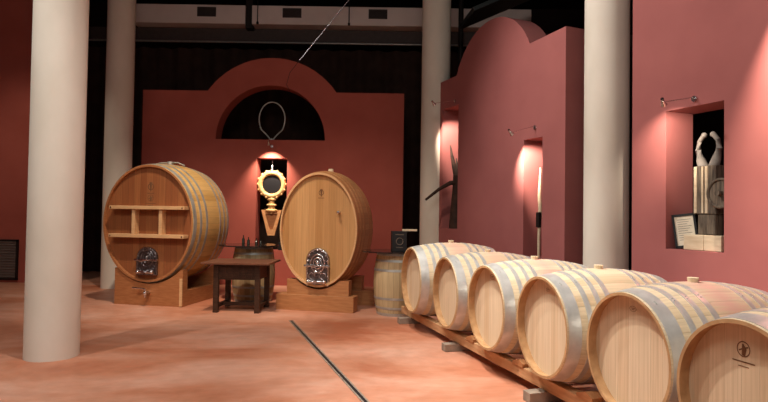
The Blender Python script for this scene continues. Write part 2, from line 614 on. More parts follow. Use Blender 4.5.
def ring_mesh(bm, prof, ax, n, T, uvs=None, staves=1):
    """prof: list of (t, r, v). closed bands between consecutive points"""
    uvl = bm.loops.layers.uv.verify()
    rings = []
    for (t, r, v) in prof:
        rings.append([bm.verts.new(T @ Vector((r * ax * math.sin(2 * PI * i / n), t, r * math.cos(2 * PI * i / n)))) for i in range(n)])
    for j in range(len(prof) - 1):
        for i in range(n):
            k = (i + 1) % n
            f = bm.faces.new((rings[j][i], rings[j][k], rings[j + 1][k], rings[j + 1][i]))
            uu = (i / n * staves, (i + 1) / n * staves)
            for lp, (a, b) in zip(f.loops, ((uu[0], prof[j][2]), (uu[1], prof[j][2]), (uu[1], prof[j + 1][2]), (uu[0], prof[j + 1][2]))):
                lp[uvl].uv = (a, b)
    return rings


def disc(bm, t, r, ax, n, T, plank, thick, face=-1):
    """solid disc; UV u = plank number across x, v along z"""
    uvl = bm.loops.layers.uv.verify()
    fs = []
    for tt in (t, t + thick):
        vs = [bm.verts.new(T @ Vector((r * ax * math.sin(2 * PI * i / n), tt, r * math.cos(2 * PI * i / n)))) for i in range(n)]
        f = bm.faces.new(vs)
        fs.append(vs)
        for i, lp in enumerate(f.loops):
            lp[uvl].uv = (r * ax * math.sin(2 * PI * i / n) / plank + 40.5, 0.5 + r * math.cos(2 * PI * i / n) / 2)
    for i in range(n):
        k = (i + 1) % n
        bm.faces.new((fs[0][i], fs[0][k], fs[1][k], fs[1][i]))
    bmesh.ops.recalc_face_normals(bm, faces=bm.faces)


def barrel_parts(root, Ln, rh, rb, hoops, mats, upright=False, ax=1.0, n=72, chime=0.026, recess=0.05, staves=30,
                 plank=0.10, bung=True, hoop_th=0.003):
    """barrel axis along local +Y (head facing -Y) or standing on +Z"""
    if upright:
        T = Matrix(((1, 0, 0, 0), (0, 0, -1, 0), (0, 1, 0, 0), (0, 0, 0, 1)))
        T = Matrix.Rotation(R(90), 4, 'X')
    else:
        T = Matrix.Translation((0, -Ln / 2, rb))
    st, hd, ch, hp = mats
    K = 20
    prof = [(recess, brad(recess, Ln, rh, rb) - chime, 0.02), (0.0, rh - chime * 0.75, 0)]
    for k in range(K + 1):
        t = Ln * k / K
        prof.append((t, brad(t, Ln, rh, rb), t / Ln))
    prof += [(Ln, rh - chime * 0.75, 1), (Ln - recess, brad(recess, Ln, rh, rb) - chime, 0.98)]
    bm = bmesh.new()
    ring_mesh(bm, prof, ax, n, T, staves=staves)
    bmesh.ops.recalc_face_normals(bm, faces=bm.faces)
    body = obj('body', bm, st, root, smooth=35)
    me = body.data
    me.materials.append(ch)
    # chime faces use the end-grain material
    for p in me.polygons:
        j = p.index // n
        if j in (0, 1, len(prof) - 2, len(prof) - 3): p.material_index = 1
    for t0 in (recess, Ln - recess - 0.02):
        bm = bmesh.new()
        disc(bm, t0, brad(recess, Ln, rh, rb) - chime + 0.004, ax, n, T, plank, 0.02)
        h = obj('head', bm, hd, root)
        h['kind_hint'] = 0
        del h['kind_hint']
    for a, b, th in hoops:
        bm = bmesh.new()
        steps = 3
        pr = []
        for k in range(steps + 1):
            t = a + (b - a) * k / steps
            pr.append((t, brad(t, Ln, rh, rb) + th, 0))
        pr = [(a, brad(a, Ln, rh, rb) - 0.001, 0)] + pr + [(b, brad(b, Ln, rh, rb) - 0.001, 0)]
        ring_mesh(bm, pr, ax, n, T)
        # rivet pair near the top
        for s in (-1, 1):
            tm = (a + b) / 2
            ang = 0.5 + s * 0.025
            rr = brad(tm, Ln, rh, rb) + th
            c = T @ Vector((rr * ax * math.sin(ang), tm, rr * math.cos(ang)))
            bmesh.ops.create_icosphere(bm, subdivisions=1, radius=0.006, matrix=Matrix.Translation(c))
        bmesh.ops.recalc_face_normals(bm, faces=bm.faces)
        obj('hoop', bm, hp, root, smooth=40)
    if bung and not upright:
        bm = bmesh.new()
        c = T @ Vector((0, Ln / 2, rb))
        cyl(bm, c - Vector((0, 0, 0.01)), c + Vector((0, 0, 0.028)), 0.030, 0.036, 20)
        obj('bung', bm, M['cork'], root, smooth=40)


def mirror_hoops(h, Ln, th):
    return [(a, b, th) for a, b in h] + [(Ln - b, Ln - a, th) for a, b in reversed(h)]


def brand(root, x, z, s, t, kind, Ln, rb, name='brand_mark'):
    """burnt mark on the head; x,z relative to head centre, s size"""
    bm = bmesh.new()
    y = -Ln / 2 + t - 0.0012
    c = (x, y, rb + z)
    if kind == 'emblem':
        torus(bm, c, s * 0.42, s * 0.03, n=24, m=4)
        tube(bm, [(x, y, rb + z - s * .35), (x + s * .05, y, rb + z), (x - s * .05, y, rb + z + s * .3)], [s * .12, s * .16, s * .05], 6)
        tube(bm, [(x - s * .3, y, rb + z - s * .1), (x, y, rb + z + s * .05), (x + s * .3, y, rb + z + s * .15)], s * .045, 6)
        box(bm, (x, y, rb + z - s * .72), (s * 1.5, 0.002, s * .07))
        box(bm, (x, y, rb + z - s * .98), (s * .7, 0.002, s * .045))
    elif kind == 'oval':
        torus(bm, c, s * 0.5, s * 0.035, rz=0.55, n=24, m=4)
        box(bm, (x, y, rb + z + s * .06), (s * .55, 0.002, s * .06))
        box(bm, (x, y, rb + z - s * .08), (s * .4, 0.002, s * .05))
    elif kind == 'crest':
        torus(bm, c, s * 0.34, s * 0.05, n=20, m=4)
        tube(bm, [(x, y, rb + z - s * .55), (x, y, rb + z + s * .5)], [s * .05, s * .18], 6)
        box(bm, (x, y, rb + z - s * .75), (s * .9, 0.002, s * .08))
    bmesh.ops.scale(bm, vec=(1, 0.25, 1), space=Matrix.Translation((0, -y, 0)), verts=bm.verts)
    return obj(name, bm, M['brand'], root)


AX = Vector((math.sin(R(75.5)), math.cos(R(75.5)), 0))
PERP = Vector((-AX.y, AX.x, 0))
BL, BRH, BRB = 1.05, 0.395, 0.456
HO = mirror_hoops([(0.014, 0.105), (0.160, 0.200), (0.255, 0.292), (0.345, 0.385)], BL, 0.003)
BMATS = (M['oak'], M['oak_head'], M['chime'], M['steel'])
RAIL_TOP = 0.618 - brad(0.24, BL, BRH, BRB)
faces = [(1.695, 2.72), (1.535, 3.635), (1.250, 4.53), (0.970, 5.45), (0.695, 6.44), (0.355, 7.40)]
labels = ['nearest pale oak barrel, burnt round emblem on its head, cut by the right edge',
          'second nearest pale oak barrel, its whole top and bung showing beside the cut-off one',
          'third nearest pale oak barrel, standing in front of the grey column',
          'fourth pale oak barrel from the camera, with a small oval stamp at the head top',
          'fifth pale oak barrel from the camera, last but one before the upright barrel',
          'farthest pale oak barrel of the row, overlapping the upright weathered barrel']
placed = []
proto = empty('oak_barrel')
barrel_parts(proto, BL, BRH, BRB, HO, BMATS, recess=0.07)
for i, (fx, fy) in enumerate(faces):
    r = proto if i == 0 else copy_tree(proto)
    c = Vector((fx, fy, 0)) + AX * (BL / 2)
    s = 1.06 if i == 5 else 1.0
    if i == 5: c = Vector((fx, fy, 0)) + AX * (BL * s / 2)
    dd = (Vector((0.385, 7.38, 0)) - Vector((fx, fy, 0))).dot(Vector((0.959, 0.284, 0)))
    rr_ = max(brad((0.24 + dd) / s, BL, BRH, BRB), brad((0.76 + dd) / s, BL, BRH, BRB)) * s
    z = RAIL_TOP + rr_ + 0.001 - BRB * s
    r.location = (c.x, c.y, z)
    r.scale = (s, s, s)
    r.rotation_euler = (0, 0, R(-75.5) + (0, R(0.8), R(-.6), R(.5), R(-.4), 0)[i])
    tag(r, labels[i], 'barrel', 'pale oak barrels lying in a row on the timber rails')
    placed.append(r)
for i, r in enumerate(placed):
    if i == 0: brand(r, -0.04, 0.245, 0.085, 0.07, 'emblem', BL, BRB)
    else: brand(r, (0, -0.01, 0.0, 0.02, 0.0, 0.0)[i], 0.29, (0, 0.06, 0.05, 0.09, 0.07, 0.07)[i], 0.07, 'oval', BL, BRB)

# rails under the row
rowo = Vector((0.385, 7.38, 0))
rdir = (Vector((1.80, 2.6, 0)) - rowo).normalized()
ra = math.atan2(rdir.y, rdir.x)
rin = Vector((-rdir.y, rdir.x, 0))       # towards the wall
BH = 0.095
for off, lab in ((0.14, 'long timber rail under the barrel heads, nearest the open floor'),
                 (0.76, 'long timber rail under the rear ends of the barrels, on the wall side')):
    bm = bmesh.new()
    box(bm, (2.38, 0, -BH / 2), (6.5, 0.10, BH), bevel=0.006)
    o = obj('timber_rail', bm, M['rail'])
    p = rowo + rin * (off + 0.05)
    o.location = (p.x, p.y, RAIL_TOP - 0.002)
    o.rotation_euler = (0, 0, ra)
    tag(o, lab, 'rail', 'timber rails under the barrel row')
zb = RAIL_TOP - 0.002 - BH
bl_labels = ['small grey wood block under the far end of the front rail', 'small grey wood block under the front rail by the fifth barrel',
             'small grey wood block under the front rail by the third barrel', 'small grey wood block under the front rail by the nearest barrel']
for k, s in enumerate((-0.50, 1.10, 2.85, 4.5)):
    bm = bmesh.new()
    box(bm, (0, 0, zb / 2), (0.11, 0.30, zb - 0.002), bevel=0.004)
    o = obj('support_block', bm, M['block'])
    p = rowo + rdir * s + rin * 0.13
    o.location = (p.x, p.y, 0)
    o.rotation_euler = (0, 0, ra)
    tag(o, bl_labels[k], 'block', 'wood blocks under the front rail')
    bm = bmesh.new()
    box(bm, (0, 0, zb / 2), (0.11, 0.2, zb - 0.002), bevel=0.004)
    o = obj('support_block', bm, M['block'])
    p = rowo + rdir * s + rin * 0.81
    o.location = (p.x, p.y, 0)
    o.rotation_euler = (0, 0, ra)
    tag(o, ['hidden-side wood block under the rear rail behind the farthest barrel', 'hidden-side wood block under the rear rail behind the fifth barrel', 'hidden-side wood block under the rear rail behind the third barrel', 'hidden-side wood block under the rear rail behind the nearest barrel'][k], 'block', 'wood blocks under the rear rail')
# chocks wedged on the front rail
ch_lab = ['wooden wedge on the front rail between the two nearest barrels', 'wooden wedge on the front rail between second and third nearest barrels',
          'wooden wedge on the front rail between third and fourth nearest barrels', 'wooden wedge on the front rail between fourth and fifth nearest barrels',
          'wooden wedge on the front rail left of the farthest barrel']
for k in range(5):
    if k < 4:
        m_ = (Vector((*faces[k], 0)) + Vector((*faces[k + 1], 0))) / 2
        s = (m_ - rowo).dot(rdir) - 0.06
    else:
        s = -0.62
    bm = bmesh.new()
    vs = [bm.verts.new(v) for v in ((-.09, -.05, 0), (.09, -.05, 0), (.09, .05, 0), (-.09, .05, 0),
                                    (-.09, -.05, .022), (.02, -.05, .06), (.02, .05, .06), (-.09, .05, .022), (.09, -.05, .03), (.09, .05, .03))]
    for f in ((0, 3, 2, 1), (4, 5, 6, 7), (5, 8, 9, 6), (0, 1, 8, 5, 4), (3, 7, 6, 9, 2), (1, 2, 9, 8), (0, 4, 7, 3)):
        bm.faces.new([vs[q] for q in f])
    o = obj('wedge', bm, M['cradle'])
    p = rowo + rdir * s + rin * 0.18
    o.location = (p.x, p.y, RAIL_TOP - 0.001)
    o.rotation_euler = (0, 0, ra)
    tag(o, ch_lab[k], 'wedge', 'wooden wedges on the front rail')


# ------------------------------------------------------------------ big casks
def cask(name, face, az, Ln, H, W, zc, hoops, mats, label, bulge=0.05, plank=0.11, staves=64):
    rh = H / 2
    rb = rh + bulge
    ang = R(az)
    a = Vector((-math.sin(ang), math.cos(ang), 0))
    c = Vector((face[0], face[1], 0)) + a * (Ln / 2)
    root = empty(name, (c.x, c.y, zc - rb), ang, label, 'cask')
    barrel_parts(root, Ln, rh, rb, hoops, mats, ax=W / H, n=96, chime=0.045, recess=0.05, staves=staves, plank=plank, bung=False)
    return root, rb, c, ang


def door_fitting(root, Ln, rb, cz, w_, h_, mat, tname='tap', red=False):
    """cast manway door with cross bar, rim bosses and spigot, centred cz relative to head centre"""
    y0 = -Ln / 2 + 0.05
    z0 = rb + cz
    # arched plate
    pts = [(-w_ / 2, -h_ / 2), (-w_ / 2, h_ / 2 - w_ / 2)] + arc(0, h_ / 2 - w_ / 2, w_ / 2, 180, 0, 18)[1:-1] + [(w_ / 2, h_ / 2 - w_ / 2), (w_ / 2, -h_ / 2)]
    bm = shape2d(pts, [], 0.03)
    bmesh.ops.translate(bm, verts=bm.verts, vec=(0, y0 - 0.03, z0))
    plate = obj('manway_door', bm, mat, root, smooth=40)
    bm = bmesh.new()
    path = [(x * 0.93, y0 - 0.035, z0 + z * 0.95) for x, z in pts]
    path.append(path[0])
    tube(bm, path, 0.014, 8)
    for r_, zz in ((w_ * 0.30, 0.10), (w_ * 0.18, 0.10)):
        torus(bm, (0, y0 - 0.035, z0 + zz * h_ * 1.0), r_, 0.012, rz=1.25, n=28, m=8)
    for k in range(9):
        a = R(200 - k * 27.5)
        bmesh.ops.create_icosphere(bm, subdivisions=2, radius=0.016,
                                   matrix=Matrix.Translation((w_ * .42 * math.cos(a), y0 - 0.04, z0 + h_ * .12 + h_ * .33 * math.sin(a))))
    bmesh.ops.create_icosphere(bm, subdivisions=2, radius=w_ * .12, matrix=Matrix.Translation((0, y0 - 0.035, z0 + h_ * .12)))
    # leaf scrolls
    for s in (-1, 1):
        torus(bm, (s * w_ * .24, y0 - 0.035, z0 - h_ * .24), w_ * .13, 0.010, n=20, m=6, a0=0, a1=5)
        torus(bm, (s * w_ * .10, y0 - 0.035, z0 - h_ * .12), w_ * .08, 0.008, n=16, m=6)
    obj('relief', bm, M['chrome'] if not red else M['gunmetal'], plate, smooth=60)
    bm = bmesh.new()
    box(bm, (0, y0 - 0.06, z0 + 0.02), (w_ * 1.12, 0.028, 0.032), bevel=0.006)
    obj('cross_bar', bm, M['chrome'], plate)
    bm = bmesh.new()
    cyl(bm, (0, y0 - 0.03, z0 + 0.02), (0, y0 - 0.13, z0 + 0.02), 0.018, n=14)
    tube(bm, [(-0.07, y0 - 0.12, z0 - 0.005), (0, y0 - 0.12, z0 + 0.02), (0.08, y0 - 0.12, z0 + 0.03)], [0.009, 0.014, 0.009], 8)
    obj('screw_handle', bm, M['chrome'], plate, smooth=50)
    bm = bmesh.new()
    cyl(bm, (0, y0 - 0.02, z0 - h_ * .38), (0, y0 - 0.15, z0 - h_ * .38), 0.030, n=16)
    cyl(bm, (-w_ * .34, y0 - 0.09, z0 - h_ * .38), (w_ * .34, y0 - 0.09, z0 - h_ * .38), 0.026, n=16)
    for s in (-1, 1): bmesh.ops.create_icosphere(bm, subdivisions=2, radius=0.036, matrix=Matrix.Translation((s * w_ * .34, y0 - 0.09, z0 - h_ * .38)))
    obj(tname, bm, M['chrome'], plate, smooth=50)
    return plate


def spigot(root, x, y, z, s=1.0, side=-1):
    bm = bmesh.new()
    cyl(bm, (x, y, z), (x, y - 0.10 * s, z), 0.018 * s, n=14)
    cyl(bm, (x, y - 0.085 * s, z + 0.045 * s), (x, y - 0.085 * s, z - 0.05 * s), 0.015 * s, 0.011 * s, n=12)
    bmesh.ops.create_icosphere(bm, subdivisions=2, radius=0.028 * s, matrix=Matrix.Translation((x, y - 0.085 * s, z)))
    tap = obj('tap', bm, M['chrome'], root, smooth=50)
    bm = bmesh.new()
    tube(bm, [(x, y - 0.085 * s, z + 0.045 * s), (x + side * 0.05 * s, y - 0.09 * s, z + 0.055 * s), (x + side * 0.17 * s, y - 0.09 * s, z + 0.06 * s)],
         [0.009 * s, 0.008 * s, 0.011 * s], 8)
    obj('tap_handle', bm, M['chrome'], tap, smooth=50)


# cask A : red varnished head with shelf frame
LA, HA, WA_ = 1.23, 1.86, 1.57
hA = mirror_hoops([(0.02, 0.10), (0.19, 0.245), (0.36, 0.415)], LA, 0.004)
rootA, rbA, cA, angA = cask('oval_cask', (-3.74, 9.02), -11, LA, HA, WA_, 1.30, hA,
                            (M['cask_gold'], M['cask_red'], M['cask_red_trim'], M['hoop_dull']),
                            'large cask with red-brown varnished head, wooden shelf frame and golden staves, on the left')
y0 = -LA / 2 + 0.05
zc = rbA
fr_t, fr_b = 0.245, -0.20
for zz in (fr_t, fr_b):
    bm = bmesh.new()
    box(bm, (0.04, y0 - 0.075, zc + zz), (1.30, 0.15, 0.055), bevel=0.006)
    fr = obj('shelf_board', bm, M['cask_trim'], rootA)
    for xx in (-0.58, 0.66):
        bm = bmesh.new()
        cyl(bm, (xx, y0 - 0.149, zc + zz), (xx, y0 - 0.156, zc + zz), 0.012, n=10)
        obj('bolt_head', bm, M['chrome'], fr)
for xx in (-0.20, 0.27):
    bm = bmesh.new()
    box(bm, (xx, y0 - 0.06, zc + (fr_t + fr_b) / 2), (0.055, 0.12, fr_t - fr_b - 0.055), bevel=0.005)
    obj('shelf_divider', bm, M['cask_trim'], rootA)
brand(rootA, 0.02, 0.58, 0.14, 0.05, 'crest', LA, rbA)
brand(rootA, 0.02, 0.40, 0.12, 0.05, 'emblem', LA, rbA)
door_fitting(rootA, LA, rbA, -0.60, 0.36, 0.44, M['gunmetal'], red=True)
bm = bmesh.new()
tube(bm, [(-0.28, -0.02, 2 * rbA - 0.0), (-0.15, -0.02, 2 * rbA + 0.03), (0.15, -0.02, 2 * rbA + 0.03), (0.28, -0.02, 2 * rbA - 0.02)], 0.012, 8)
cyl(bm, (0, 0, 2 * rbA - 0.01), (0, 0, 2 * rbA + 0.05), 0.05, n=16)
obj('bung', bm, M['hoop_dull'], rootA, smooth=40)

# cask B : light oak head
LB, HB, WB = 0.98, 1.76, 1.25
hB = mirror_hoops([(0.02, 0.09), (0.17, 0.22), (0.31, 0.36)], LB, 0.004)
rootB, rbB, cB, angB = cask('oval_cask', (-1.01, 8.76), -13, LB, HB, WB, 1.245, hB,
                            (M['cask_side'], M['cask_light'], M['cask_trim'], M['cradle']),
                            'tall oval cask with light brown oak head and ornate cast metal door, at the centre')
door_fitting(rootB, LB, rbB, -0.575, 0.37, 0.58, M['gunmetal'])
brand(rootB, 0.03, 0.57, 0.11, 0.05, 'crest', LB, rbB)
bm = bmesh.new()
cyl(bm, (0, 0.1, 2 * rbB - 0.01), (0, 0.1, 2 * rbB + 0.05), 0.045, 0.04, 16)
obj('bung', bm, M['cork'], rootB, smooth=40)
bm = bmesh.new()
cyl(bm, (0.33, -LB / 2 + 0.05, rbB + 0.27), (0.33, -LB / 2 - 0.03, rbB + 0.27), 0.022, 0.018, 14)
bmesh.ops.create_icosphere(bm, subdivisions=2, radius=0.026, matrix=Matrix.Translation((0.33, -LB / 2 - 0.03, rbB + 0.27)))
obj('sampling_tap', bm, M['chrome'], rootB, smooth=50)


def cradle_block(bm, width, zlo, zhi, y, th, zc_loc, rx, rz):
    """block with a hollow top following an ellipse of half axes rx,rz centred at height zc_loc"""
    top = []
    for i in range(41):
        x = -width / 2 + width * i / 40
        q = 1 - (x / rx) ** 2
        z = zc_loc - rz * math.sqrt(q) if q > 0 else zhi
        top.append((x, min(z, zhi)))
    pts = [(-width / 2, zlo)] + top + [(width / 2, zlo)]
    b2 = shape2d(pts, [], th)
    bmesh.ops.translate(b2, verts=b2.verts, vec=(0, y, 0))
    me = bpy.data.meshes.new('t'); b2.to_mesh(me); b2.free()
    bm.from_mesh(me); bpy.data.meshes.remove(me)


def ell(t, Ln, H, W, rb):
    r = brad(t, Ln, H / 2, rb)
    return r * W / H, r


# cradle A
cr = empty('cask_cradle', (cA.x + 0.03, cA.y, 0), angA, 'reddish timber cradle holding up the red-headed cask on the left', 'cradle', )
for yy, nm in ((-LA / 2 + 0.02, 'front_board'), (LA / 2 - 0.16, 'rear_board')):
    t_in = max(yy + LA / 2, 0) + 0.14
    rx, rz = ell(min(t_in, LA / 2) if yy < 0 else LA - (LA / 2 + yy), LA, HA, WA_, rbA)
    bm = bmesh.new()
    cradle_block(bm, 1.19, 0.0, 0.58, yy, 0.14, 1.30, rx + 0.045, rz + 0.004)
    obj(nm, bm, M['cask_red_trim'], cr)
for s in (-1, 1):
    bm = bmesh.new()
    box(bm, (s * 0.52, 0.0, 0.12), (0.12, LA - 0.34, 0.24), bevel=0.005)
    obj('side_beam', bm, M['cask_red_trim'], cr)
bm = bmesh.new()
box(bm, (0.572, -LA / 2 + 0.012, 0.225), (0.045, 0.03, 0.43), bevel=0.006)
obj('corner_post', bm, M['cask_trim'], cr)
spigot(cr, 0.02, -LA / 2 + 0.02, 0.21, 1.3)

# cradle B : two stacked beams front and back
cr = empty('cask_cradle', (cB.x, cB.y, 0), angB, 'stepped light timber cradle under the central oval cask', 'cradle')
for yy, nm in ((-LB / 2 - 0.02, 'front_step'), (LB / 2 - 0.22, 'rear_step')):
    bm = bmesh.new()
    w_, off = (1.25, -0.03) if yy < 0 else (1.25, 0.10)
    box(bm, (off, yy + 0.11, 0.12), (w_, 0.24, 0.24), bevel=0.006)
    obj(nm, bm, M['cradle'], cr)
for yy, nm in ((-LB / 2 + 0.03, 'front_saddle'), (LB / 2 - 0.20, 'rear_saddle')):
    tt = (yy + LB / 2) + (0.16 if yy < 0 else 0.0)
    rx, rz = ell(tt, LB, HB, WB, rbB)
    bm = bmesh.new()
    cradle_block(bm, 1.00, 0.24, 0.47, yy, 0.16, 1.245, rx + 0.006, rz + 0.006)
    obj(nm, bm, M['cradle'], cr)

# ------------------------------------------------------------------ upright barrels
UL, URH, URB = 0.93, 0.305, 0.36
hU = mirror_hoops([(0.0, 0.045), (0.10, 0.135), (0.24, 0.275)], UL, 0.003)
u1 = empty('upright_barrel', (-2.20, 9.72, 0), 0.3, 'weathered barrel standing upright behind the dark table, round glass top on it', 'barrel',
           'weathered barrels standing upright')
barrel_parts(u1, UL, URH, URB, hU, (M['aged'], M['aged'], M['chime'], M['hoop_dull']), upright=True, n=56, staves=26, recess=0.03)
u2 = copy_tree(u1)
u2.location = (0.22, 8.66, 0)
tag(u2, 'weathered barrel standing upright at the far end of the row, black box on it', 'barrel')
for (c, rr, lab) in (((-2.28, 9.68), 0.50, 'thin dark round top on the upright barrel behind the table'),
                     ((0.09, 8.64), 0.42, 'thin dark round top on the upright barrel beside the barrel row')):
    bm = bmesh.new()
    cyl(bm, (0, 0, 0.0), (0, 0, 0.018), rr, n=64)
    o = obj('round_top', bm, M['glass_top'], smooth=40)
    o.location = (c[0], c[1], UL + 0.001)
    tag(o, lab, 'table top', 'dark round tops on upright barrels')
# bottles on the first
for k, (dx, dy, h_) in enumerate(((-0.16, 0.0, 0.16), (-0.06, -0.06, 0.13), (0.05, 0.05, 0.11), (0.14, -0.02, 0.10))):
    bm = bmesh.new()
    cyl(bm, (0, 0, 0), (0, 0, h_ * .6), 0.024, n=16)
    cyl(bm, (0, 0, h_ * .6), (0, 0, h_ * .75), 0.024, 0.009, n=16)
    cyl(bm, (0, 0, h_ * .75), (0, 0, h_), 0.009, n=12)
    bmesh.ops.remove_doubles(bm, verts=bm.verts, dist=1e-4)
    o = obj('small_bottle', bm, M['bottle'], smooth=50)
    o.location = (-2.20 + dx, 9.62 + dy, UL + 0.019)
    tag(o, ['tallest dark small bottle, leftmost on the round top behind the table',
            'dark small bottle second from left on the round top behind the table',
            'dark small bottle third from left on the round top behind the table',
            'shortest dark small bottle, rightmost on the round top behind the table'][k], 'bottle', 'small dark bottles on the round top')
# box on the second
bx = empty('display_box', (0.23, 8.50, UL + 0.019), R(8), 'small black display box with pale ring print on the upright barrel', 'box')
bm = bmesh.new()
box(bm, (0, 0, 0.15), (0.22, 0.14, 0.30), bevel=0.006)
obj('case', bm, M['black'], bx)
bm = bmesh.new()
torus(bm, (0, -0.072, 0.15), 0.05, 0.006, n=28, m=6)
box(bm, (0, -0.0715, 0.25), (0.13, 0.003, 0.012))
box(bm, (0, -0.0715, 0.06), (0.10, 0.003, 0.010))
obj('printed_ring', bm, M['ink'], bx)
bm = bmesh.new()
box(bm, (0.16, 0, 0.315), (0.22, 0.05, 0.03), bevel=0.004)
obj('wooden_handle', bm, M['pale_wood'], bx)

# ------------------------------------------------------------------ table
tb = empty('side_table', (-2.16, 8.80, 0), R(-2), 'dark stained square wooden table between the two large casks', 'table')
bm = bmesh.new()
box(bm, (-0.005, -0.02, 0.735), (1.02, 0.78, 0.03), bevel=0.005)
obj('table_top', bm, M['table_top'], tb)
for sx in (-1, 1):
    for sy in (-1, 1):
        bm = bmesh.new()
        box(bm, (sx * 0.31, sy * 0.29, 0.36), (0.075, 0.075, 0.72), bevel=0.006)
        obj('leg', bm, M['table'], tb)
for sy in (-1, 1):
    bm = bmesh.new()
    box(bm, (0, sy * 0.29, 0.60), (0.545, 0.03, 0.22))
    for k in range(5): box(bm, (-0.20 + 0.10 * k, sy * 0.308, 0.60), (0.06, 0.012, 0.16), bevel=0.004)
    obj('apron', bm, M['table'], tb)
for sx in (-1, 1):
    bm = bmesh.new()
    box(bm, (sx * 0.31, 0, 0.60), (0.03, 0.505, 0.22))
    obj('apron', bm, M['table'], tb)
bm = bmesh.new()
for sx in (-1, 1): box(bm, (sx * 0.31, 0, 0.09), (0.04, 0.505, 0.05))
box(bm, (0, 0.0, 0.09), (0.58, 0.05, 0.05))
obj('stretcher', bm, M['table'], tb)

# ------------------------------------------------------------------ back wall ornaments
hp = empty('iron_hoop_stand', (-2.37, 11.90, 3.0), 0, 'thin metal hoop standing on the sill of the half-round opening', 'ornament')
bm = bmesh.new()
pts = []
for i in range(41):
    a = 2 * PI * i / 40 - PI / 2
    x = 0.27 * math.cos(a)
    z = 0.45 + 0.36 * math.sin(a) - (0.10 * max(0, -math.sin(a)) ** 4)
    pts.append((x * (0.35 + 0.65 * min(1, (z - 0.02) / 0.2)) if z < 0.22 else x, 0, z))
tube(bm, pts, 0.014, 8)
obj('hoop', bm, M['hoop_dull'], hp, smooth=60)
bm = bmesh.new()
cyl(bm, (0, 0, 0), (0, 0, 0.02), 0.07, n=20)
cyl(bm, (0, 0, 0.02), (0, 0, 0.05), 0.02, 0.014, n=12)
obj('base', bm, M['hoop_dull'], hp, smooth=40)

orn = empty('carved_pendant', (-2.335, 11.84, 1.05), 0, 'gilded carved ring pendant with a hanging wedge in the narrow wall opening', 'ornament')
bm = bmesh.new()
torus(bm, (0, 0, 1.03), 0.245, 0.052, n=48, m=12)
for k in range(16):
    a = 2 * PI * k / 16
    bmesh.ops.create_icosphere(bm, subdivisions=2, radius=0.03, matrix=Matrix.Translation((0.285 * math.cos(a), -0.02, 1.03 + 0.285 * math.sin(a))))
obj('ring', bm, M['gold'], orn, smooth=60)
bm = bmesh.new()
cyl(bm, (0, 0.01, 1.03), (0, 0.03, 1.03), 0.19, n=40)
obj('dial', bm, M['black'], orn, smooth=40)
bm = bmesh.new()
for z, r_ in ((0.72, 0.09), (0.66, 0.06), (0.60, 0.10), (0.54, 0.07), (0.49, 0.12)):
    bmesh.ops.create_icosphere(bm, subdivisions=2, radius=r_, matrix=Matrix.Translation((0, 0, z)) @ Matrix.Diagonal((1.1, .6, .38, 1)))
cyl(bm, (0, 0, 0.42), (0, 0, 0.80), 0.025, n=12)
obj('neck', bm, M['gold'], orn, smooth=60)
bm = shape2d([(-0.21, 0.50), (0.21, 0.50), (0.07, -0.03), (-0.07, -0.03)], [[(-0.12, 0.42), (0.12, 0.42), (0.035, 0.10), (-0.035, 0.10)]], 0.06)
w_ = obj('wedge', bm, M['copper'], orn)
bm = shape2d([(-0.115, 0.415), (0.115, 0.415), (0.035, 0.105), (-0.035, 0.105)], [], 0.03)
bmesh.ops.translate(bm, verts=bm.verts, vec=(0, 0.03, 0))
obj('panel', bm, M['cask_red_trim'], w_)
bm = bmesh.new()
cyl(bm, (0, 0, 1.30), (0, 0, 1.60), 0.007, n=8)
cyl(bm, (0, 0, 1.29), (0, 0, 1.42), 0.055, 0.012, n=16)
obj('hook', bm, M['chrome'], orn, smooth=40)
bk = empty('stone_block', (-2.10, 11.9, 0.721), 0, 'dark low block on the sill of the narrow opening under the pendant', 'block')
bm = bmesh.new()
box(bm, (0, 0, 0.08), (0.16, 0.2, 0.16), bevel=0.01)
obj('block', bm, M['iron'], bk)


# ------------------------------------------------------------------ picture lights
def picture_light(mount, head, aimp, label, power=40, size=62):
    mount, head, aimp = Vector(mount), Vector(head), Vector(aimp)
    t = empty('wall_spotlight', mount, 0, label, 'light', 'small wall spotlights over the niches')
    h = head - mount
    bm = bmesh.new()
    n_ = Vector((h.x, h.y, 0)).normalized()
    cyl(bm, n_ * 0.001, n_ * 0.02, 0.03, n=20)
    obj('mounting_plate', bm, M['chrome'], t, smooth=40)
    bm = bmesh.new()
    tube(bm, [n_ * 0.02, n_ * 0.04 + Vector((0, 0, 0.012)), h * 0.85 + Vector((0, 0, 0.03)), h + Vector((0, 0, 0.035))], 0.005, 8)
    obj('arm', bm, M['chrome'], t, smooth=50)
    dr = (aimp - head).normalized()
    bm = bmesh.new()
    cyl(bm, h - dr * 0.075, h - dr * 0.005, 0.014, 0.030, n=18, caps=False)
    cyl(bm, h - dr * 0.10, h - dr * 0.075, 0.016, 0.014, n=14)
    cyl(bm, h - dr * 0.05, h + Vector((0, 0, 0.035)), 0.006, n=8)
    hd = obj('lamp_head', bm, M['chrome'], t, smooth=50)
    bm = bmesh.new()
    cyl(bm, h - dr * 0.045, h - dr * 0.035, 0.017, n=14)
    obj('bulb', bm, M['bulb'], hd)
    spot('niche_spot', head + dr * 0.012, aimp, power, size, 0.7, 0.012, WARM)
    return t


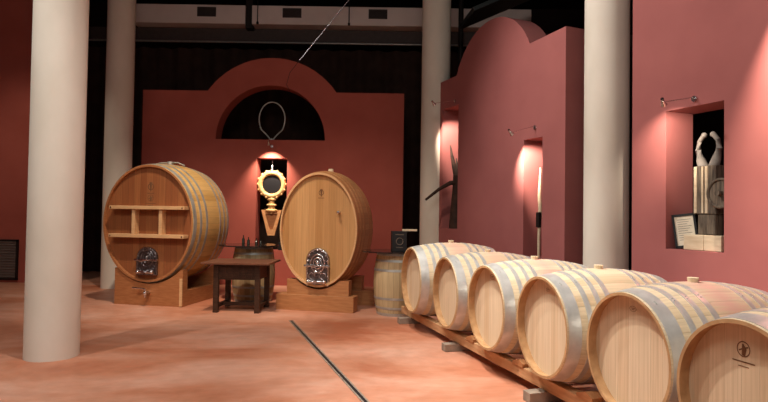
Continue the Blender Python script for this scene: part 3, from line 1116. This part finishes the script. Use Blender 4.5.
picture_light(wallpt(ws(5.785), 0, 2.72), (2.76, 5.62, 2.62), (3.24, 6.22, 2.2), 'small chrome arm spotlight over the wide niche in the right-hand wall', 55, 75)
picture_light(wallpt(ws(8.19), 0, 2.78), (1.80, 8.03, 2.65), (2.12, 8.28, 2.35), 'small chrome arm spotlight over the narrow niche near the grey column', 240, 64)
picture_light(wallpt(ws(10.36), 0, 3.58), (0.89, 10.25, 3.48), (1.18, 10.52, 3.15), 'small chrome arm spotlight over the far tall niche beside the column', 240, 64)
picture_light((-2.33, 11.75, 2.86), (-2.33, 11.42, 2.85), (-2.33, 11.78, 2.25), 'small chrome spotlight on the back wall under the half-round opening', 130, 90)
picture_light(wallpt(ws(4.62), 0, 4.15), wallpt(ws(4.62), 0.38, 4.05), wallpt(ws(4.62), 0.0, 3.2), 'small chrome arm spotlight high on the right-hand wall beyond the right edge', 1100, 64)

# cable rod coming down from the ceiling
cb = empty('suspension_cable', (-0.78, 10.6, 7.0), 0, 'thin shiny rod slanting down from the ceiling in front of the back arch', 'cable')
a = Vector((-0.60, 10.6, 5.65)); b = Vector((-1.62, 10.6, 4.35))
o0 = Vector(cb.location)
bm = bmesh.new()
tube(bm, [Vector((-0.56, 10.6, 7.0)) - o0, a - o0], 0.004, 6)
tube(bm, [a - o0, b - o0], 0.008, 8)
obj('rod', bm, M['chrome'], cb, smooth=50)
bm = bmesh.new()
tube(bm, [b - o0, Vector((-1.80, 10.62, 4.12)) - o0, Vector((-1.86, 10.64, 3.9)) - o0, Vector((-1.76, 10.66, 3.7)) - o0], 0.005, 6)
obj('flex', bm, M['iron'], cb, smooth=50)

# ------------------------------------------------------------------ objects in the wide niche
Wn = Vector((0.925, 0.380, 0))                # into the wall
ang_w = WA


def nloc(Y, inn, z):
    p = wallpt(ws(Y), -inn, z)
    return (p.x, p.y, p.z)


bt = empty('timber_beam_end', nloc(5.74, 0.16, 1.176), ang_w, 'pale dry timber block lying on the sill of the wide niche', 'block')
bm = bmesh.new()
box(bm, (-0.115, 0, 0.08), (0.23, 0.2, 0.155), bevel=0.005)
box(bm, (0.10, 0, 0.08), (0.19, 0.2, 0.155), bevel=0.005)
obj('block', bm, M['pale_wood'], bt)

tl = empty('old_press_tool', nloc(5.76, 0.20, 1.337), ang_w, 'old grey wooden press tool with two claw-like prongs in the wide niche', 'tool')
bm = bmesh.new()
box(bm, (-0.03, 0, 0.46), (0.26, 0.13, 0.50), bevel=0.014)
obj('body', bm, M['old_wood'], tl)
bm = bmesh.new()
box(bm, (-0.01, 0, 0.105), (0.20, 0.11, 0.21), bevel=0.012)
obj('foot', bm, M['old_wood'], tl)
for k, (xx, ww) in enumerate(((-0.125, 0.03), (-0.045, 0.02), (0.0, 0.03))):
    bm = bmesh.new()
    box(bm, (xx, -0.068, 0.46), (ww, 0.012, 0.48), bevel=0.003)
    obj('strip', bm, M['pale_wood'], tl)
for s in (-1, 1):
    bm = bmesh.new()
    tube(bm, [(-0.03 + s * 0.05, 0, 0.68), (-0.03 + s * 0.09, 0, 0.78), (-0.03 + s * 0.12, 0, 0.88), (-0.03 + s * 0.105, 0, 0.97), (-0.03 + s * 0.055, 0, 1.03)],
         [0.055, 0.045, 0.030, 0.024, 0.026], 10)
    bmesh.ops.create_icosphere(bm, subdivisions=2, radius=0.03, matrix=Matrix.Translation((-0.03 + s * 0.05, 0, 1.03)))
    obj('prong', bm, M['bone'], tl, smooth=50)
bm = bmesh.new()
cyl(bm, (0.16, -0.02, 0.42), (0.16, -0.07, 0.42), 0.15, n=40)
torus(bm, (0.16, -0.07, 0.42), 0.14, 0.016, n=36, m=8)
cyl(bm, (0.16, -0.06, 0.42), (0.16, -0.13, 0.42), 0.028, n=16)
obj('wheel', bm, M['old_wood'], tl, smooth=50)

fp = empty('framed_notice', nloc(5.96, 0.13, 1.178), ang_w + R(35), 'small black frame with cream paper leaning in the left corner of the wide niche', 'picture')
tilt = Matrix.Translation((0, 0, 0.018)) @ Matrix.Rotation(R(-9), 4, 'X') @ Matrix.Rotation(R(-8), 4, 'Y')
bm = bmesh.new()
for (c, s) in (((0, 0, 0.012), (0.22, 0.016, 0.024)), ((0, 0, 0.348), (0.22, 0.016, 0.024)), ((-0.10, 0, 0.18), (0.022, 0.016, 0.36)), ((0.10, 0, 0.18), (0.022, 0.016, 0.36))):
    box(bm, c, s)
bmesh.ops.transform(bm, matrix=tilt, verts=bm.verts)
obj('frame', bm, M['black'], fp)
bm = bmesh.new()
box(bm, (0, 0.002, 0.18), (0.18, 0.004, 0.32))
bmesh.ops.transform(bm, matrix=tilt, verts=bm.verts)
sh = obj('paper', bm, M['paper'], fp)
bm = bmesh.new()
for k in range(10): box(bm, (-0.01 * (k % 3), -0.0008, 0.30 - 0.024 * k), (0.13 - 0.02 * (k % 3), 0.001, 0.004))
bmesh.ops.transform(bm, matrix=tilt, verts=bm.verts)
obj('print', bm, M['ink'], sh)

# narrow niche near the column: long-handled tool
tt = empty('long_wooden_tool', nloc(8.24, 0.10, 0.902), ang_w, 'slim worn wooden tool upright in the narrow niche near the grey column', 'tool')
bm = bmesh.new()
tube(bm, [(0.02, 0, 0.0), (0.025, 0, 0.35), (0.05, 0, 0.7), (0.03, 0, 0.9), (0.05, 0, 1.3)], [0.02, 0.022, 0.03, 0.028, 0.015], 10)
obj('shaft', bm, M['pale_wood'], tt, smooth=50)
bm = bmesh.new()
box(bm, (0.04, -0.02, 0.55), (0.07, 0.05, 0.22), bevel=0.01)
obj('blade', bm, M['iron'], tt)

# far tall niche: forked vine branch
tt = empty('vine_branch', nloc(10.56, 0.16, 1.252), ang_w, 'dark forked old vine branch poking out of the far tall niche', 'branch')
bm = bmesh.new()
tube(bm, [(-0.02, 0, 0), (0, 0, 0.4), (0.03, 0, 0.8), (0.06, -0.02, 1.0)], [0.12, 0.10, 0.08, 0.07], 10)
obj('trunk', bm, M['branch'], tt, smooth=60)
bm = bmesh.new()
tube(bm, [(0.05, 0, 0.85), (0.04, -0.15, 0.84), (0.0, -0.36, 0.72), (-0.02, -0.62, 0.52)], [0.05, 0.04, 0.03, 0.022], 8)
obj('twig', bm, M['branch'], tt, smooth=60)
bm = bmesh.new()
tube(bm, [(0.05, 0, 0.9), (0.02, -0.05, 1.1), (-0.03, -0.08, 1.35), (-0.06, -0.1, 1.55)], [0.06, 0.045, 0.03, 0.012], 8)
tube(bm, [(0.05, 0, 0.9), (0.07, -0.02, 1.1), (0.03, -0.02, 1.3)], [0.05, 0.035, 0.012], 8)
obj('twig', bm, M['branch'], tt, smooth=60)
